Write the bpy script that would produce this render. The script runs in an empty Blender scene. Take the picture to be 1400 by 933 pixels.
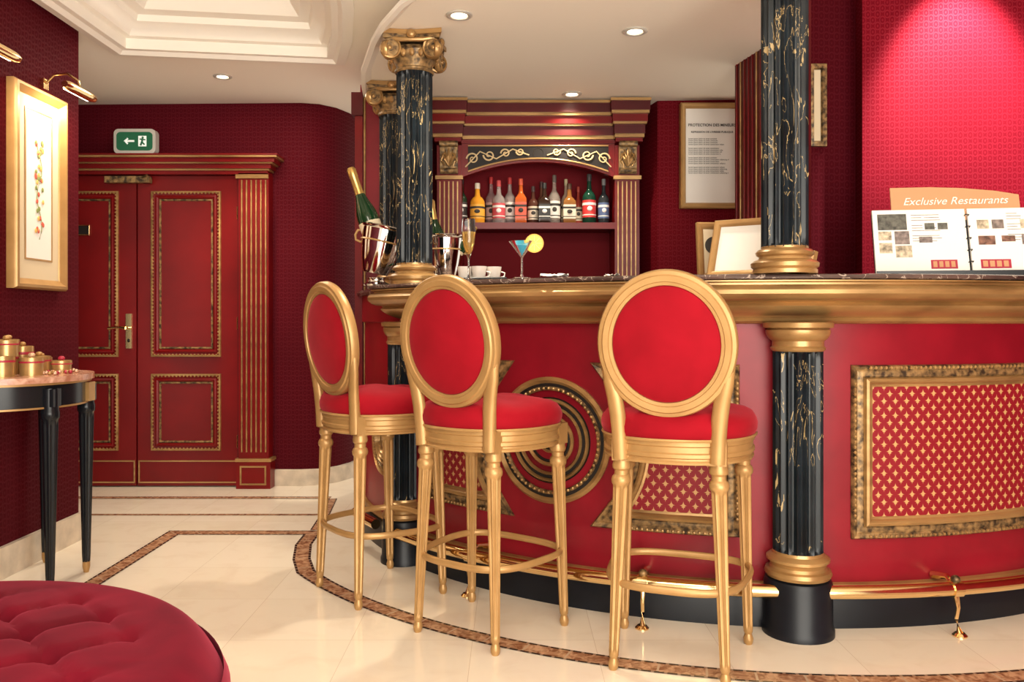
import bpy, bmesh, math, random
from mathutils import Vector, Matrix, geometry
from math import sin, cos, pi, radians, sqrt
random.seed(7)
scene = bpy.context.scene
try:
    scene.view_settings.view_transform = 'Standard'
    scene.view_settings.look = 'None'
except Exception:
    pass

# ------------------------------------------------------------------ materials
class NT:
    def __init__(s, name):
        s.m = bpy.data.materials.new(name); s.m.use_nodes = True
        s.nt = s.m.node_tree; s.b = s.nt.nodes['Principled BSDF']
    def new(s, t, **kw):
        n = s.nt.nodes.new(t)
        for k, v in kw.items():
            if k in n.inputs: n.inputs[k].default_value = v
            else: setattr(n, k, v)
        return n
    def link(s, a, b): s.nt.links.new(a, b)
    def math(s, op, a, b=None, c=None):
        n = s.nt.nodes.new('ShaderNodeMath'); n.operation = op
        for i, v in enumerate((a, b, c)):
            if v is None: continue
            if isinstance(v, (int, float)): n.inputs[i].default_value = v
            else: s.link(v, n.inputs[i])
        return n.outputs[0]
    def mix(s, f, a, b):
        n = s.nt.nodes.new('ShaderNodeMix'); n.data_type = 'RGBA'
        for i, v in ((0, f), (6, a), (7, b)):
            if isinstance(v, (int, float)): n.inputs[i].default_value = v
            elif isinstance(v, tuple): n.inputs[i].default_value = (v + (1,)) if len(v) == 3 else v
            else: s.link(v, n.inputs[i])
        return n.outputs[2]
    def coord(s, kind='Object'):
        return s.nt.nodes.new('ShaderNodeTexCoord').outputs[kind]
    def noise(s, scale, detail=3, co=None, dist=0, st=None):
        co = co or s.coord()
        if st:
            mp = s.new('ShaderNodeMapping'); mp.inputs['Scale'].default_value = st
            s.link(co, mp.inputs[0]); co = mp.outputs[0]
        n = s.new('ShaderNodeTexNoise'); n.inputs['Scale'].default_value = scale
        n.inputs['Detail'].default_value = detail; n.inputs['Distortion'].default_value = dist
        s.link(co, n.inputs['Vector']); return n.outputs[0]
    def set(s, col=None, rough=None, metal=None, **kw):
        b = s.b
        if col is not None:
            if isinstance(col, tuple): b.inputs['Base Color'].default_value = col + (1,)
            else: s.link(col, b.inputs['Base Color'])
        for k, v in (('Roughness', rough), ('Metallic', metal)):
            if v is None: continue
            if isinstance(v, (int, float)): b.inputs[k].default_value = v
            else: s.link(v, b.inputs[k])
        for k, v in kw.items():
            b.inputs[k.replace('_', ' ')].default_value = v
    def bump(s, h, strength=.3, dist=.002):
        n = s.new('ShaderNodeBump'); n.inputs['Strength'].default_value = strength
        n.inputs['Distance'].default_value = dist
        s.link(h, n.inputs['Height']); s.link(n.outputs[0], s.b.inputs['Normal'])
    def ramp(s, f, a, b):
        n = s.new('ShaderNodeMapRange'); n.inputs['From Min'].default_value = a
        n.inputs['From Max'].default_value = b; s.link(f, n.inputs['Value']); return n.outputs[0]

def simple(name, col, rough=.5, metal=0, var=.0, vs=8, bump=0, **kw):
    t = NT(name)
    if var > 0 or bump > 0:
        n = t.noise(vs, 4)
        if var > 0:
            d = tuple(c * (1 - var) for c in col); u = tuple(min(1, c * (1 + var * .5)) for c in col)
            t.set(t.mix(t.ramp(n, .3, .7), d, u), rough, metal, **kw)
        else: t.set(col, rough, metal, **kw)
        if bump > 0: t.bump(n, bump)
    else: t.set(col, rough, metal, **kw)
    return t.m

def emis(name, col, strength):
    t = NT(name); t.set(col, .5); t.b.inputs['Emission Color'].default_value = col + (1,)
    t.b.inputs['Emission Strength'].default_value = strength; return t.m

def lattice(t, k, ky=None, star=False):
    uv = t.coord('UV'); sp = t.new('ShaderNodeSeparateXYZ'); t.link(uv, sp.inputs[0])
    X = t.math('MULTIPLY', sp.outputs[0], k); Y = t.math('MULTIPLY', sp.outputs[1], ky or k)
    tot = None
    for sh in (0, .5):
        fx = t.math('SUBTRACT', t.math('FRACT', t.math('ADD', X, sh + 50)), .5)
        fy = t.math('SUBTRACT', t.math('FRACT', t.math('ADD', Y, sh + 50)), .5)
        if star:
            a = t.math('SQRT', t.math('ABSOLUTE', fx)); b = t.math('SQRT', t.math('ABSOLUTE', fy))
            d = t.math('ADD', a, b); m = t.math('LESS_THAN', d, .60)
            fy2 = t.math('ADD', fy, .12)
            d2 = t.math('SQRT', t.math('ADD', t.math('MULTIPLY', t.math('MULTIPLY', fx, fx), .35), t.math('MULTIPLY', t.math('MULTIPLY', fy2, fy2), 6)))
            m = t.math('MAXIMUM', m, t.math('LESS_THAN', d2, .085))
        else:
            d = t.math('SQRT', t.math('ADD', t.math('MULTIPLY', fx, fx), t.math('MULTIPLY', t.math('MULTIPLY', fy, fy), .8)))
            ring = t.math('MULTIPLY', t.math('LESS_THAN', d, .33), t.math('GREATER_THAN', d, .23))
            m = t.math('MAXIMUM', ring, t.math('LESS_THAN', d, .09))
        tot = m if tot is None else t.math('MAXIMUM', tot, m)
    return tot

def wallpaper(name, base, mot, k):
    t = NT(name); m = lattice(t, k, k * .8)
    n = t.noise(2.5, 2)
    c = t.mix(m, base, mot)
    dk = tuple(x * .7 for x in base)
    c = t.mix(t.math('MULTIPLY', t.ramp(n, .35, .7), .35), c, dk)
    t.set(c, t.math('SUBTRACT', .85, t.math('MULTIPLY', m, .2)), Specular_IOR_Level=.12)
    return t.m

M = {}
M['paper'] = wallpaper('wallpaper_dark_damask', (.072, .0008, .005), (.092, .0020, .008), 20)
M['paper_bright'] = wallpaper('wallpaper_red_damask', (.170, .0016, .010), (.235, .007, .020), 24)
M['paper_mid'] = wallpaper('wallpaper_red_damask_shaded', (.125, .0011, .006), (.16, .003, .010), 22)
SP = dict(Specular_IOR_Level=.3)
M['lacquer'] = simple('red_lacquer', (.170, .0035, .0045), .30, var=.25, vs=3, **SP)
M['lacquer_d'] = simple('dark_red_lacquer', (.09, .002, .004), .38, var=.3, vs=4, **SP)
M['barred'] = simple('bar_red_paint', (.25, .0065, .016), .34, var=.30, vs=3.5, **SP)
M['barred_d'] = simple('bar_red_field', (.16, .003, .010), .4, var=.3, vs=5, **SP)
t = NT('bar_panel_brocade'); m = lattice(t, 24, 20, star=True)
t.set(t.mix(m, (.24, .007, .015), (.56, .32, .13)), .5, Specular_IOR_Level=.3); M['brocade'] = t.m
t = NT('red_velvet'); n = t.noise(7, 6, dist=.3)
t.set(t.mix(t.ramp(n, .25, .8), (.22, .0015, .007), (.33, .0035, .013)), .85, Sheen_Weight=.3, Sheen_Roughness=.4, Specular_IOR_Level=.15)
t.b.inputs['Sheen Tint'].default_value = (1, .2, .25, 1); t.bump(t.noise(90, 3), .12, .0015); M['velvet'] = t.m
t = NT('ottoman_velvet'); n = t.noise(6, 4, dist=.6)
t.set(t.mix(t.ramp(n, .3, .72), (.080, .0006, .006), (.17, .002, .013)), .8, Sheen_Weight=.3, Sheen_Roughness=.4, Specular_IOR_Level=.15)
t.b.inputs['Sheen Tint'].default_value = (1, .15, .25, 1); M['velvet2'] = t.m
t = NT('gold_paint'); n = t.noise(14, 3)
t.set(t.mix(t.ramp(n, .3, .75), (.42, .24, .085), (.51, .30, .115)), .38, .35); M['gold'] = t.m
t = NT('antique_gold'); n = t.noise(45, 5)
t.set(t.mix(t.ramp(n, .36, .66), (.05, .032, .018), (.42, .26, .105)), .42, .4); t.bump(n, .5, .003); M['antique'] = t.m
t = NT('moulding_gold'); n = t.noise(5, 5, st=(1, 1, 4))
t.set(t.mix(t.ramp(n, .32, .62), (.28, .155, .055), (.50, .30, .115)), .30, .45); M['mgold'] = t.m
M['brass'] = simple('polished_brass', (.90, .66, .33), .13, 1)
M['ornblack'] = simple('dark_ornament', (.016, .012, .010), .5, Specular_IOR_Level=.25)
t = NT('black_marble_gold_veins')
a = t.noise(6.5, 5, st=(2.4, 2.4, .7), dist=1.2)
v = t.math('LESS_THAN', t.math('ABSOLUTE', t.math('SUBTRACT', a, .5)), .005)
b_ = t.noise(3.0, 3); v = t.math('MULTIPLY', v, t.math('GREATER_THAN', b_, .50))
a2 = t.noise(17, 6, dist=1.2, st=(1.3, 1.3, .35)); v2 = t.math('GREATER_THAN', a2, .675)
v = t.math('MAXIMUM', v, v2)
base = t.mix(t.ramp(t.noise(8, 3), .3, .7), (.003, .005, .007), (.010, .017, .023))
t.set(t.mix(v, base, (.42, .30, .14)), .3, Specular_IOR_Level=.35); M['blackmarble'] = t.m
t = NT('brown_marble_top'); a = t.noise(7, 6, dist=1.5)
v = t.math('LESS_THAN', t.math('ABSOLUTE', t.math('SUBTRACT', a, .5)), .008)
base = t.mix(t.ramp(t.noise(5, 4), .3, .7), (.035, .020, .018), (.14, .085, .07))
t.set(t.mix(v, base, (.36, .28, .23)), .15); M['topmarble'] = t.m
t = NT('pink_marble'); a = t.noise(22, 5, dist=1)
t.set(t.mix(t.ramp(a, .35, .65), (.42, .17, .10), (.75, .46, .34)), .2); M['pinkmarble'] = t.m
t = NT('cream_marble_tiles'); co = t.coord(); br = t.new('ShaderNodeTexBrick'); br.offset = 0
mp = t.new('ShaderNodeMapping'); mp.inputs['Location'].default_value = (.13, .1, 0); t.link(co, mp.inputs[0])
t.link(mp.outputs[0], br.inputs['Vector']); br.inputs['Scale'].default_value = 1
br.inputs['Brick Width'].default_value = .4; br.inputs['Row Height'].default_value = .4
br.inputs['Mortar Size'].default_value = .0009; br.inputs['Bias'].default_value = 0
br.inputs['Color1'].default_value = (.86, .77, .62, 1); br.inputs['Color2'].default_value = (.90, .82, .68, 1)
br.inputs['Mortar'].default_value = (.66, .55, .42, 1)
n = t.noise(7, 6, dist=.8); c = t.mix(t.math('MULTIPLY', t.ramp(n, .5, .78), .4), br.outputs[0], (.72, .59, .44))
t.set(c, .08); M['floor'] = t.m
t = NT('mosaic_border'); uv = t.coord('UV'); sp = t.new('ShaderNodeSeparateXYZ'); t.link(uv, sp.inputs[0])
edge = t.math('GREATER_THAN', t.math('ABSOLUTE', t.math('SUBTRACT', sp.outputs[1], .5)), .36)
chk = t.math('GREATER_THAN', t.math('FRACT', t.math('MULTIPLY', sp.outputs[0], 26)), .25)
nn = t.noise(34, 5, dist=1)
mid = t.mix(t.ramp(nn, .35, .65), (.22, .085, .04), (.60, .36, .21))
inn = t.math('GREATER_THAN', t.math('FRACT', t.math('MULTIPLY', sp.outputs[0], 7)), .95)
mid = t.mix(inn, mid, (.5, .36, .24))
ed = t.mix(chk, (.30, .20, .14), (.035, .025, .02))
t.set(t.mix(edge, mid, ed), .2); M['mosaic'] = t.m
M['white'] = simple('ceiling_plaster', (.96, .90, .79), .8, Specular_IOR_Level=.2)
M['whitecorn'] = simple('cornice_plaster', (.96, .92, .84), .7, Specular_IOR_Level=.2)
M['basestone'] = simple('baseboard_marble', (.70, .60, .47), .3, var=.25, vs=12)
M['black'] = simple('black_lacquer', (.008, .010, .013), .25, Specular_IOR_Level=.35)
M['kick'] = simple('black_kickboard', (.008, .010, .014), .35, var=.3, Specular_IOR_Level=.3)
M['chrome'] = simple('silver_bucket', (.82, .80, .78), .08, 1)
M['greenglass'] = simple('green_glass', (.008, .035, .012), .08)
M['foil'] = simple('gold_foil', (.75, .5, .16), .3, .8)
M['paper_w'] = simple('white_paper', (.90, .88, .82), .7)
M['paper_c'] = simple('cream_paper', (.74, .62, .42), .8)
M['ink'] = simple('black_ink', (.04, .035, .03), .7)
M['tan'] = simple('tan_board', (.60, .31, .15), .6)
M['flagreen'] = simple('exit_green', (.01, .13, .06), .4)
M['exitwhite'] = emis('exit_white', (.85, .9, .85), .35)
M['lamp'] = emis('lamp_glow', (1, .86, .62), 14)
M['trimwhite'] = simple('downlight_trim', (.62, .60, .55), .3, .3)
t = NT('clear_glass'); t.set((.95, .97, .97), .03, Transmission_Weight=1.0, IOR=1.4); M['glass'] = t.m
t = NT('champagne'); t.set((.9, .62, .2), .05, Transmission_Weight=.7, IOR=1.3); M['champ'] = t.m
M['blueliq'] = simple('blue_liquid', (.05, .5, .72), .1, Transmission_Weight=.3)
M['orange'] = simple('orange_peel', (.95, .42, .02), .4); M['orangein'] = simple('orange_flesh', (.98, .58, .06), .4, var=.2, vs=60)

# ------------------------------------------------------------------ builder
class B:
    def __init__(s): s.v = []; s.f = []; s.mi = []; s.uv = []; s.mats = []; s.sm = []
    def mat(s, k):
        m = M[k]
        if m not in s.mats: s.mats.append(m)
        return s.mats.index(m)
    def add(s, vs, fs, k, uv=None, X=None, smooth=True):
        o = len(s.v); i = s.mat(k)
        for j, p in enumerate(vs):
            p = Vector(p)
            if X is not None: p = X @ p
            s.v.append(p); s.uv.append(uv[j] if uv else (0, 0))
        for f in fs: s.f.append([a + o for a in f]); s.mi.append(i); s.sm.append(smooth)
    def box(s, x0, x1, y0, y1, z0, z1, k, X=None):
        vs = [(x, y, z) for x in (x0, x1) for y in (y0, y1) for z in (z0, z1)]
        fs = [(0, 1, 3, 2), (4, 6, 7, 5), (0, 4, 5, 1), (2, 3, 7, 6), (0, 2, 6, 4), (1, 5, 7, 3)]
        s.add(vs, fs, k, X=X)
    def grid(s, rows, k, cr=False, cc=False, uvs=None, X=None, cap=False):
        n = len(rows); m = len(rows[0]); vs = [p for r in rows for p in r]; fs = []
        for i in range(n if cr else n - 1):
            for j in range(m if cc else m - 1):
                a = i * m + j; b = i * m + (j + 1) % m; c = ((i + 1) % n) * m + (j + 1) % m; d = ((i + 1) % n) * m + j
                fs.append((a, b, c, d))
        if cap:
            fs.append(tuple(range(m))); fs.append(tuple((n - 1) * m + j for j in range(m)))
        s.add(vs, fs, k, uv=uvs, X=X)
    def lathe(s, prof, k, c=(0, 0), a0=0, a1=360, seg=32, X=None, flute=None, capends=False, closed=False):
        full = abs(a1 - a0) >= 360; rows = []
        ns = seg if full else seg + 1
        for (r, z) in prof:
            row = []
            for j in range(ns):
                a = radians(a0 + (a1 - a0) * j / seg); rr = r
                if flute: rr = flute(r, z, a)
                row.append((c[0] + rr * cos(a), c[1] + rr * sin(a), z))
            rows.append(row)
        s.grid(rows, k, cr=closed, cc=full, X=X)
        if capends and not full:
            for j in (0, ns - 1):
                s.add([rows[i][j] for i in range(len(prof))], [tuple(range(len(prof)))], k, X=X)
    def line(s, p0, p1, prof, k, seg=20, nf=0, dep=0, fr=(0, 1), X=None):
        p0 = Vector(p0); p1 = Vector(p1); rows = []
        for (t, r) in prof:
            c = p0.lerp(p1, t); row = []
            for j in range(seg):
                a = 2 * pi * j / seg; rr = r
                if nf and fr[0] < t < fr[1]: rr = r * (1 - dep * (.5 + .5 * cos(nf * a)))
                row.append(c + Vector((rr * cos(a), rr * sin(a), 0)))
            rows.append(row)
        s.grid(rows, k, cc=True, X=X, cap=True)
    def tube(s, pts, r, k, closed=False, seg=10, up=None, r2=None, X=None):
        pts = [Vector(p) for p in pts]; n = len(pts); rows = []
        U = Vector(up) if up else None
        for i, p in enumerate(pts):
            if closed: T = pts[(i + 1) % n] - pts[i - 1]
            else: T = pts[min(i + 1, n - 1)] - pts[max(i - 1, 0)]
            T.normalize()
            u = U or Vector((0, 0, 1))
            if U is None and abs(T.z) > .95: u = Vector((0, 1, 0))
            a = T.cross(u).normalized(); b = a.cross(T).normalized()
            ra = r[i] if isinstance(r, (list, tuple)) else r
            rb = (r2[i] if isinstance(r2, (list, tuple)) else r2) if r2 is not None else ra
            rows.append([p + a * ra * cos(2 * pi * j / seg) + b * rb * sin(2 * pi * j / seg) for j in range(seg)])
        s.grid(rows, k, cr=closed, cc=True, X=X, cap=not closed)
    def frame(s, path, prof, k, mp, closed=True, dens=None, X=None):
        P = [Vector(p) for p in path]; n = len(P); segs = n if closed else n - 1
        nrm = []
        for i in range(segs):
            d = (P[(i + 1) % n] - P[i]).normalized(); nrm.append(Vector((d.y, -d.x)))
        mit = []
        for i in range(n):
            if closed: a, b = nrm[i - 1], nrm[i]
            else: a, b = nrm[max(i - 1, 0)], nrm[min(i, segs - 1)]
            q = (a + b); q = q / max(.25, q.length_squared) * 2 if q.length > 0 else a
            mit.append(q)
        pp = []; mm = []
        for i in range(segs):
            j = (i + 1) % n; L = (P[j] - P[i]).length; c = max(1, int(math.ceil(L / dens))) if dens else 1
            for q in range(c):
                t = q / c; pp.append(P[i].lerp(P[j], t)); mm.append(mit[i].lerp(mit[j], t))
        if not closed: pp.append(P[-1]); mm.append(mit[-1])
        rows = [[mp((p + m_ * u).x, (p + m_ * u).y, o) for p, m_ in zip(pp, mm)] for (u, o) in prof]
        s.grid(rows, k, cc=closed, X=X)
    def poly(s, loops, mp, k, X=None, uv=True):
        lo = [[Vector((a, b, 0)) for a, b in L] for L in loops]
        tr = geometry.tessellate_polygon(lo); flat = [p for L in lo for p in L]
        s.add([mp(p.x, p.y, 0) for p in flat], [tuple(x) for x in tr], k, uv=[(p.x, p.y) for p in flat], X=X)
    def prism(s, loop, z0, z1, k, X=None):
        s.poly([loop], lambda a, b, o: (a, b, z0), k, X=X); s.poly([loop], lambda a, b, o: (a, b, z1), k, X=X)
        s.grid([[(a, b, z0) for a, b in loop], [(a, b, z1) for a, b in loop]], k, cc=True, X=X)
    def ell(s, c, r, k, seg=16, rings=10, X=None):
        rows = []
        for i in range(rings + 1):
            a = -pi / 2 + pi * i / rings
            rows.append([(c[0] + r[0] * cos(a) * cos(2 * pi * j / seg), c[1] + r[1] * cos(a) * sin(2 * pi * j / seg), c[2] + r[2] * sin(a)) for j in range(seg)])
        s.grid(rows, k, cc=True, X=X)
    def build(s, name, loc=(0, 0, 0), rz=0, ang=35):
        me = bpy.data.meshes.new(name); me.from_pydata([tuple(v) for v in s.v], [], s.f)
        for m in s.mats: me.materials.append(m)
        me.polygons.foreach_set('material_index', s.mi); me.polygons.foreach_set('use_smooth', s.sm)
        ul = me.uv_layers.new(name='UVMap')
        for l in me.loops: ul.data[l.index].uv = s.uv[l.vertex_index]
        bm = bmesh.new(); bm.from_mesh(me); bmesh.ops.recalc_face_normals(bm, faces=bm.faces); bm.to_mesh(me); bm.free()
        me.set_sharp_from_angle(angle=radians(ang)); me.update()
        ob = bpy.data.objects.new(name, me); scene.collection.objects.link(ob)
        ob.location = loc; ob.rotation_euler = (0, 0, rz); return ob

def text(parent, body, size, mat, X, ext=.0004, name='lettering', align='CENTER'):
    cu = bpy.data.curves.new(name, 'FONT'); cu.body = body; cu.size = size; cu.align_x = align; cu.extrude = ext
    cu.materials.append(M[mat]); o = bpy.data.objects.new(name, cu); scene.collection.objects.link(o)
    o.parent = parent; o.matrix_local = X; return o

def FY(y0): return lambda a, b, o: (a, y0 - o, b)
def FX(x0): return lambda a, b, o: (x0 + o, a, b)
def rect(x0, x1, z0, z1): return [(x0, z0), (x1, z0), (x1, z1), (x0, z1)]
ROLL = [(-.5, 0), (-.5, .5), (-.3, .8), (0, 1), (.3, .8), (.5, .5), (.5, 0)]
def roll(w, h, off=0): return [(off + u * w, o * h) for u, o in ROLL]

# ------------------------------------------------------------------ room shell
CX, CY = 1.1, 4.76
b = B(); b.poly([[(-3.4, -1.5), (3.2, -1.5), (3.2, 6.2), (-3.4, 6.2)]], lambda a, c, o: (a, c, 0), 'floor')
b.build('floor')

def ribbon(name, pts, w=.085, z=.0015):
    bb = B(); P = [Vector(p) for p in pts]; n = len(P); rows = [[], []]; uv0 = []; uv1 = []; L = 0
    for i, p in enumerate(P):
        a = (P[i] - P[i - 1]).normalized() if i else (P[1] - P[0]).normalized()
        c = (P[i + 1] - P[i]).normalized() if i < n - 1 else a
        na = Vector((a.y, -a.x)); nc = Vector((c.y, -c.x)); q = na + nc; q = q / q.length_squared * 2
        if i: L += (P[i] - P[i - 1]).length
        for r_, sg in ((0, -1), (1, 1)):
            v = p + q * w / 2 * sg; rows[r_].append((v.x, v.y, z))
        uv0.append((L, 0)); uv1.append((L, 1))
    bb.grid(rows, 'mosaic', uvs=uv0 + uv1); return bb.build(name)
arc = [(CX + 2.37 * cos(radians(a)), CY + 2.37 * sin(radians(a))) for a in range(316, 212, -2)]
arc += [(-.93, 3.62), (-.98, 3.85), (-.99, 4.07), (-1.68, 4.07), (-1.68, -1.2)]
ribbon('trim_1', arc, .078)
ribbon('trim_2', [(-2.6, 4.45), (-1.0, 4.45)], .035)
ribbon('trim_3', [(-3.0, 4.88), (-1.08, 4.88)], .06)
ribbon('trim_4', [(-.99, 4.12), (-1.02, 4.5), (-1.06, 4.85)], .05, .002)

def wall(name, path, z0, z1, mat, thick=None):
    bb = B(); L = 0; u = []
    for i, p in enumerate(path):
        if i: L += (Vector(p) - Vector(path[i - 1])).length
        u.append(L)
    bb.grid([[(x, y, z0) for x, y in path], [(x, y, z1) for x, y in path]], mat, uvs=[(a, z0) for a in u] + [(a, z1) for a in u])
    return bb.build(name)
H1, H2, H3 = 2.45, 2.25, 2.85
backp = [(-3.4, 5.30), (-1.35, 5.24), (-1.24, 5.27), (-1.15, 5.36), (-1.09, 5.5), (-1.05, 5.7), (-1.0, 6.15)]
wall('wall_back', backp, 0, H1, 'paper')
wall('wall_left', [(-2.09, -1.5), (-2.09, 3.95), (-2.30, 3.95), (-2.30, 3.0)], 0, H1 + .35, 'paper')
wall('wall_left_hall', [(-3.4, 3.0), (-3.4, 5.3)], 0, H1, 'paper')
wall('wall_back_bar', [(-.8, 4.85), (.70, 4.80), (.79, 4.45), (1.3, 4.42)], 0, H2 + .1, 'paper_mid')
bs = B()
bs.frame(backp, [(0.0, 0), (.015, 0), (.015, .10), (.005, .105), (0, .105)], 'basestone', lambda a, c, o: (a, c, o), closed=False)
bs.build('baseboard_back')
bs = B(); bs.box(-2.09, -2.07, -1.5, 3.97, 0, .13, 'basestone'); bs.build('baseboard_left')
wall('wall_right_niche', [(1.26, 3.78), (1.66, 3.82)], 0, H3, 'paper')
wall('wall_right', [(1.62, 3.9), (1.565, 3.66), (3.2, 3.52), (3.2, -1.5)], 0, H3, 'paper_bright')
b = B()
p0 = Vector((1.045, 3.84)); p1 = Vector((1.115, 3.52)); d = (p1 - p0)
b.add([(p0.x, p0.y, 0), (p1.x, p1.y, 0), (p1.x, p1.y, H1), (p0.x, p0.y, H1), (1.28, 3.86, 0), (1.30, 3.56, 0), (1.30, 3.56, H1), (1.28, 3.86, H1)],
      [(0, 1, 2, 3), (1, 5, 6, 2), (4, 5, 6, 7), (0, 4, 7, 3)], 'lacquer_d')
for i in range(9):
    q = p0 + d * ((i + .5) / 9); b.box(q.x - .004, q.x + .002, q.y - .004, q.y + .004, 0, H2, 'mgold' if i % 4 == 1 else 'lacquer')
b.build('wall_striped_partition')
b = B(); b.box(-.80, -.48, 4.32, 4.84, 0, H2 + .05, 'barred')
b.box(-.825, -.785, 4.30, 4.36, 0, H2, 'lacquer'); b.box(-.84, -.78, 4.28, 4.34, H2 - .12, H2, 'lacquer_d')
b.tube([(-.775, 4.31, 0), (-.775, 4.31, H2)], .006, 'mgold')
b.build('wall_pier')

tray = [(-1.96, 1.0), (-.66, 1.0), (-.72, 3.1), (-.80, 3.62), (-.88, 4.0), (-.97, 4.30), (-1.96, 4.16)]
b = B(); b.poly([[(-3.4, -1.5), (1.0, -1.5), (1.0, 6.2), (-3.4, 6.2)], tray], lambda a, c, o: (a, c, H1), 'white')
prof = [(.10, -.0), (.10, -.02), (.05, -.03), (.03, -.012), (0, -.012), (0, .04), (-.03, .045), (-.05, .08), (-.09, .10), (-.10, .13), (-.15, .14), (-.19, .19), (-.2, .22), (-.24, .225), (-.24, .26)]
b.frame(tray, prof, 'whitecorn', lambda a, c, o: (a, c, H1 + o))
b.frame(tray, [(-.34, .262), (-.34, .235), (-.36, .23), (-.38, .235), (-.38, .262)], 'whitecorn', lambda a, c, o: (a, c, H1 + o))
b.poly([[(-2.1, .9), (-.5, .9), (-.5, 4.5), (-2.1, 4.5)]], lambda a, c, o: (a, c, H1 + .26), 'white')
b.grid([[(1.0, -1.5, H1), (1.0, 3.6, H1)], [(1.0, -1.5, H3), (1.0, 3.6, H3)]], 'white')
b.poly([[(1.0, -1.5), (3.2, -1.5), (3.2, 4.0), (1.0, 4.0)]], lambda a, c, o: (a, c, H3), 'white')
b.build('ceiling')
E = [(-.80, 5.0), (-.79, 4.6), (-.785, 4.35), (-.755, 4.1), (-.715, 3.88), (-.657, 3.68), (-.60, 3.48), (-.527, 3.28), (-.42, 3.06), (-.26, 2.83), (-.02, 2.62), (.3, 2.48), (.65, 2.42), (1.02, 2.42)]
R_ = [(1.02, 2.75), (.945, 3.06), (1.12, 3.56), (1.05, 3.85), (1.3, 3.9), (1.3, 5.0)]
b = B(); b.poly([E + R_], lambda a, c, o: (a, c, H2), 'white')
profc = [(0, 0), (-.0, -.02), (.02, -.022), (.035, -.01), (.05, 0), (.05, .03), (.08, .035), (.11, .06), (.13, .10), (.14, .12), (.17, .125), (.17, .15), (.2, .16), (.24, .19), (.25, .2)]
b.frame(list(reversed(E)), profc, 'whitecorn', lambda a, c, o: (a, c, H2 + o), closed=False)
b.grid([[(x, y, H2) for x, y in R_[:3]], [(x, y, H3) for x, y in R_[:3]]], 'white')
b.build('ceiling_bar_soffit')

def downlight(x, y, z, power=28, col=(1, .86, .66), tgt=None, ang=95):
    b = B(); b.lathe([(.052, 0), (.052, -.004), (.044, -.008), (.034, -.006), (.030, .0)], 'trimwhite', (0, 0), seg=28)
    b.lathe([(.030, -.001), (.0001, -.001)], 'lamp', seg=24)
    b.build('ceiling_downlight', (x, y, z - .001))
    L = bpy.data.lights.new('downlight_spot', 'SPOT'); L.energy = power; L.color = col; L.spot_size = radians(ang); L.spot_blend = .8
    L.shadow_soft_size = .04; o = bpy.data.objects.new('downlight_spot', L); scene.collection.objects.link(o); o.location = (x, y, z - .03)
    if tgt: o.rotation_euler = (Vector(tgt) - Vector((x, y, z - .03))).to_track_quat('-Z', 'Y').to_euler()
downlight(-1.65, 4.67, H1, 66)
downlight(-.206, 3.2, H2, 56)
downlight(.507, 3.377, H2, 56)
downlight(.315, 4.31, H2, 28, tgt=(.25, 4.5, 1.0), ang=120)
downlight(1.93, 3.26, H3, 420, tgt=(1.97, 3.62, 2.0), ang=58, col=(1, .86, .82))

# ------------------------------------------------------------------ bar counter
def arcpt(r, deg, z=0): a = radians(deg); return Vector((CX + r * cos(a), CY + r * sin(a), z))
A0, A1, AM = 195, 320, 216
RF = 1.93
b = B()
c = (CX, CY)
b.lathe([(RF, .11), (RF, 1.18)], 'barred', c, A0, A1, 160)
b.lathe([(1.66, 0), (1.66, 1.18)], 'lacquer_d', c, A0, A1, 100)
b.lathe([(1.96, 0), (1.96, .11), (1.955, .12), (RF, .12)], 'kick', c, A0, A1, 140)
b.lathe([(RF + .014, .122), (RF + .020, .132), (RF + .016, .146), (RF, .150)], 'mgold', c, A0, A1, 140)
p, q = arcpt(1.66, A0), arcpt(RF, A0)
b.add([(p.x, p.y, 0), (q.x, q.y, 0), (q.x, q.y, 1.18), (p.x, p.y, 1.18)], [(0, 1, 2, 3)], 'barred')
mp_ = [(RF, 1.042), (1.962, 1.045), (1.972, 1.053), (1.966, 1.063), (1.982, 1.066), (1.997, 1.070), (2.030, 1.080), (2.055, 1.095), (2.064, 1.103), (2.052, 1.112), (2.060, 1.117),
       (2.085, 1.119), (2.108, 1.127), (2.124, 1.141), (2.126, 1.154), (2.116, 1.166), (2.094, 1.172), (2.094, 1.178), (2.110, 1.182), (2.110, 1.186), (1.66, 1.187)]
b.lathe(mp_, 'mgold', c, AM, A1, 180, capends=True)
b.lathe([(RF + .002, 1.045), (1.945, 1.05), (1.945, 1.18), (RF, 1.18)], 'barred', c, A0, AM, 30)
b.lathe([(1.62, 1.188), (2.108, 1.188), (2.116, 1.191), (2.118, 1.197), (2.116, 1.203), (2.108, 1.206), (1.62, 1.206)], 'topmarble', c, AM - .6, A1, 180, capends=True, closed=True)
b.lathe([(1.62, 1.180), (1.965, 1.180), (1.972, 1.193), (1.965, 1.206), (1.62, 1.206)], 'topmarble', c, A0 - 1, AM, 40, capends=True, closed=True)
def CYL(r): return lambda s, z, o: tuple(arcpt(r + o, 270 + math.degrees(s / RF), z))
mc = CYL(RF)
Dg = lambda deg: radians(deg) * RF
FR1 = [(.055, 0), (.055, .010), (.050, .018), (.042, .014), (.036, .010)]
FRb = [(.036, .010), (.030, .013), (.016, .013), (.012, .010)]
FR2 = [(.012, .010), (.008, .022), (0, .026), (-.008, .020), (-.012, .008), (-.020, .006), (-.022, 0)]
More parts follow.
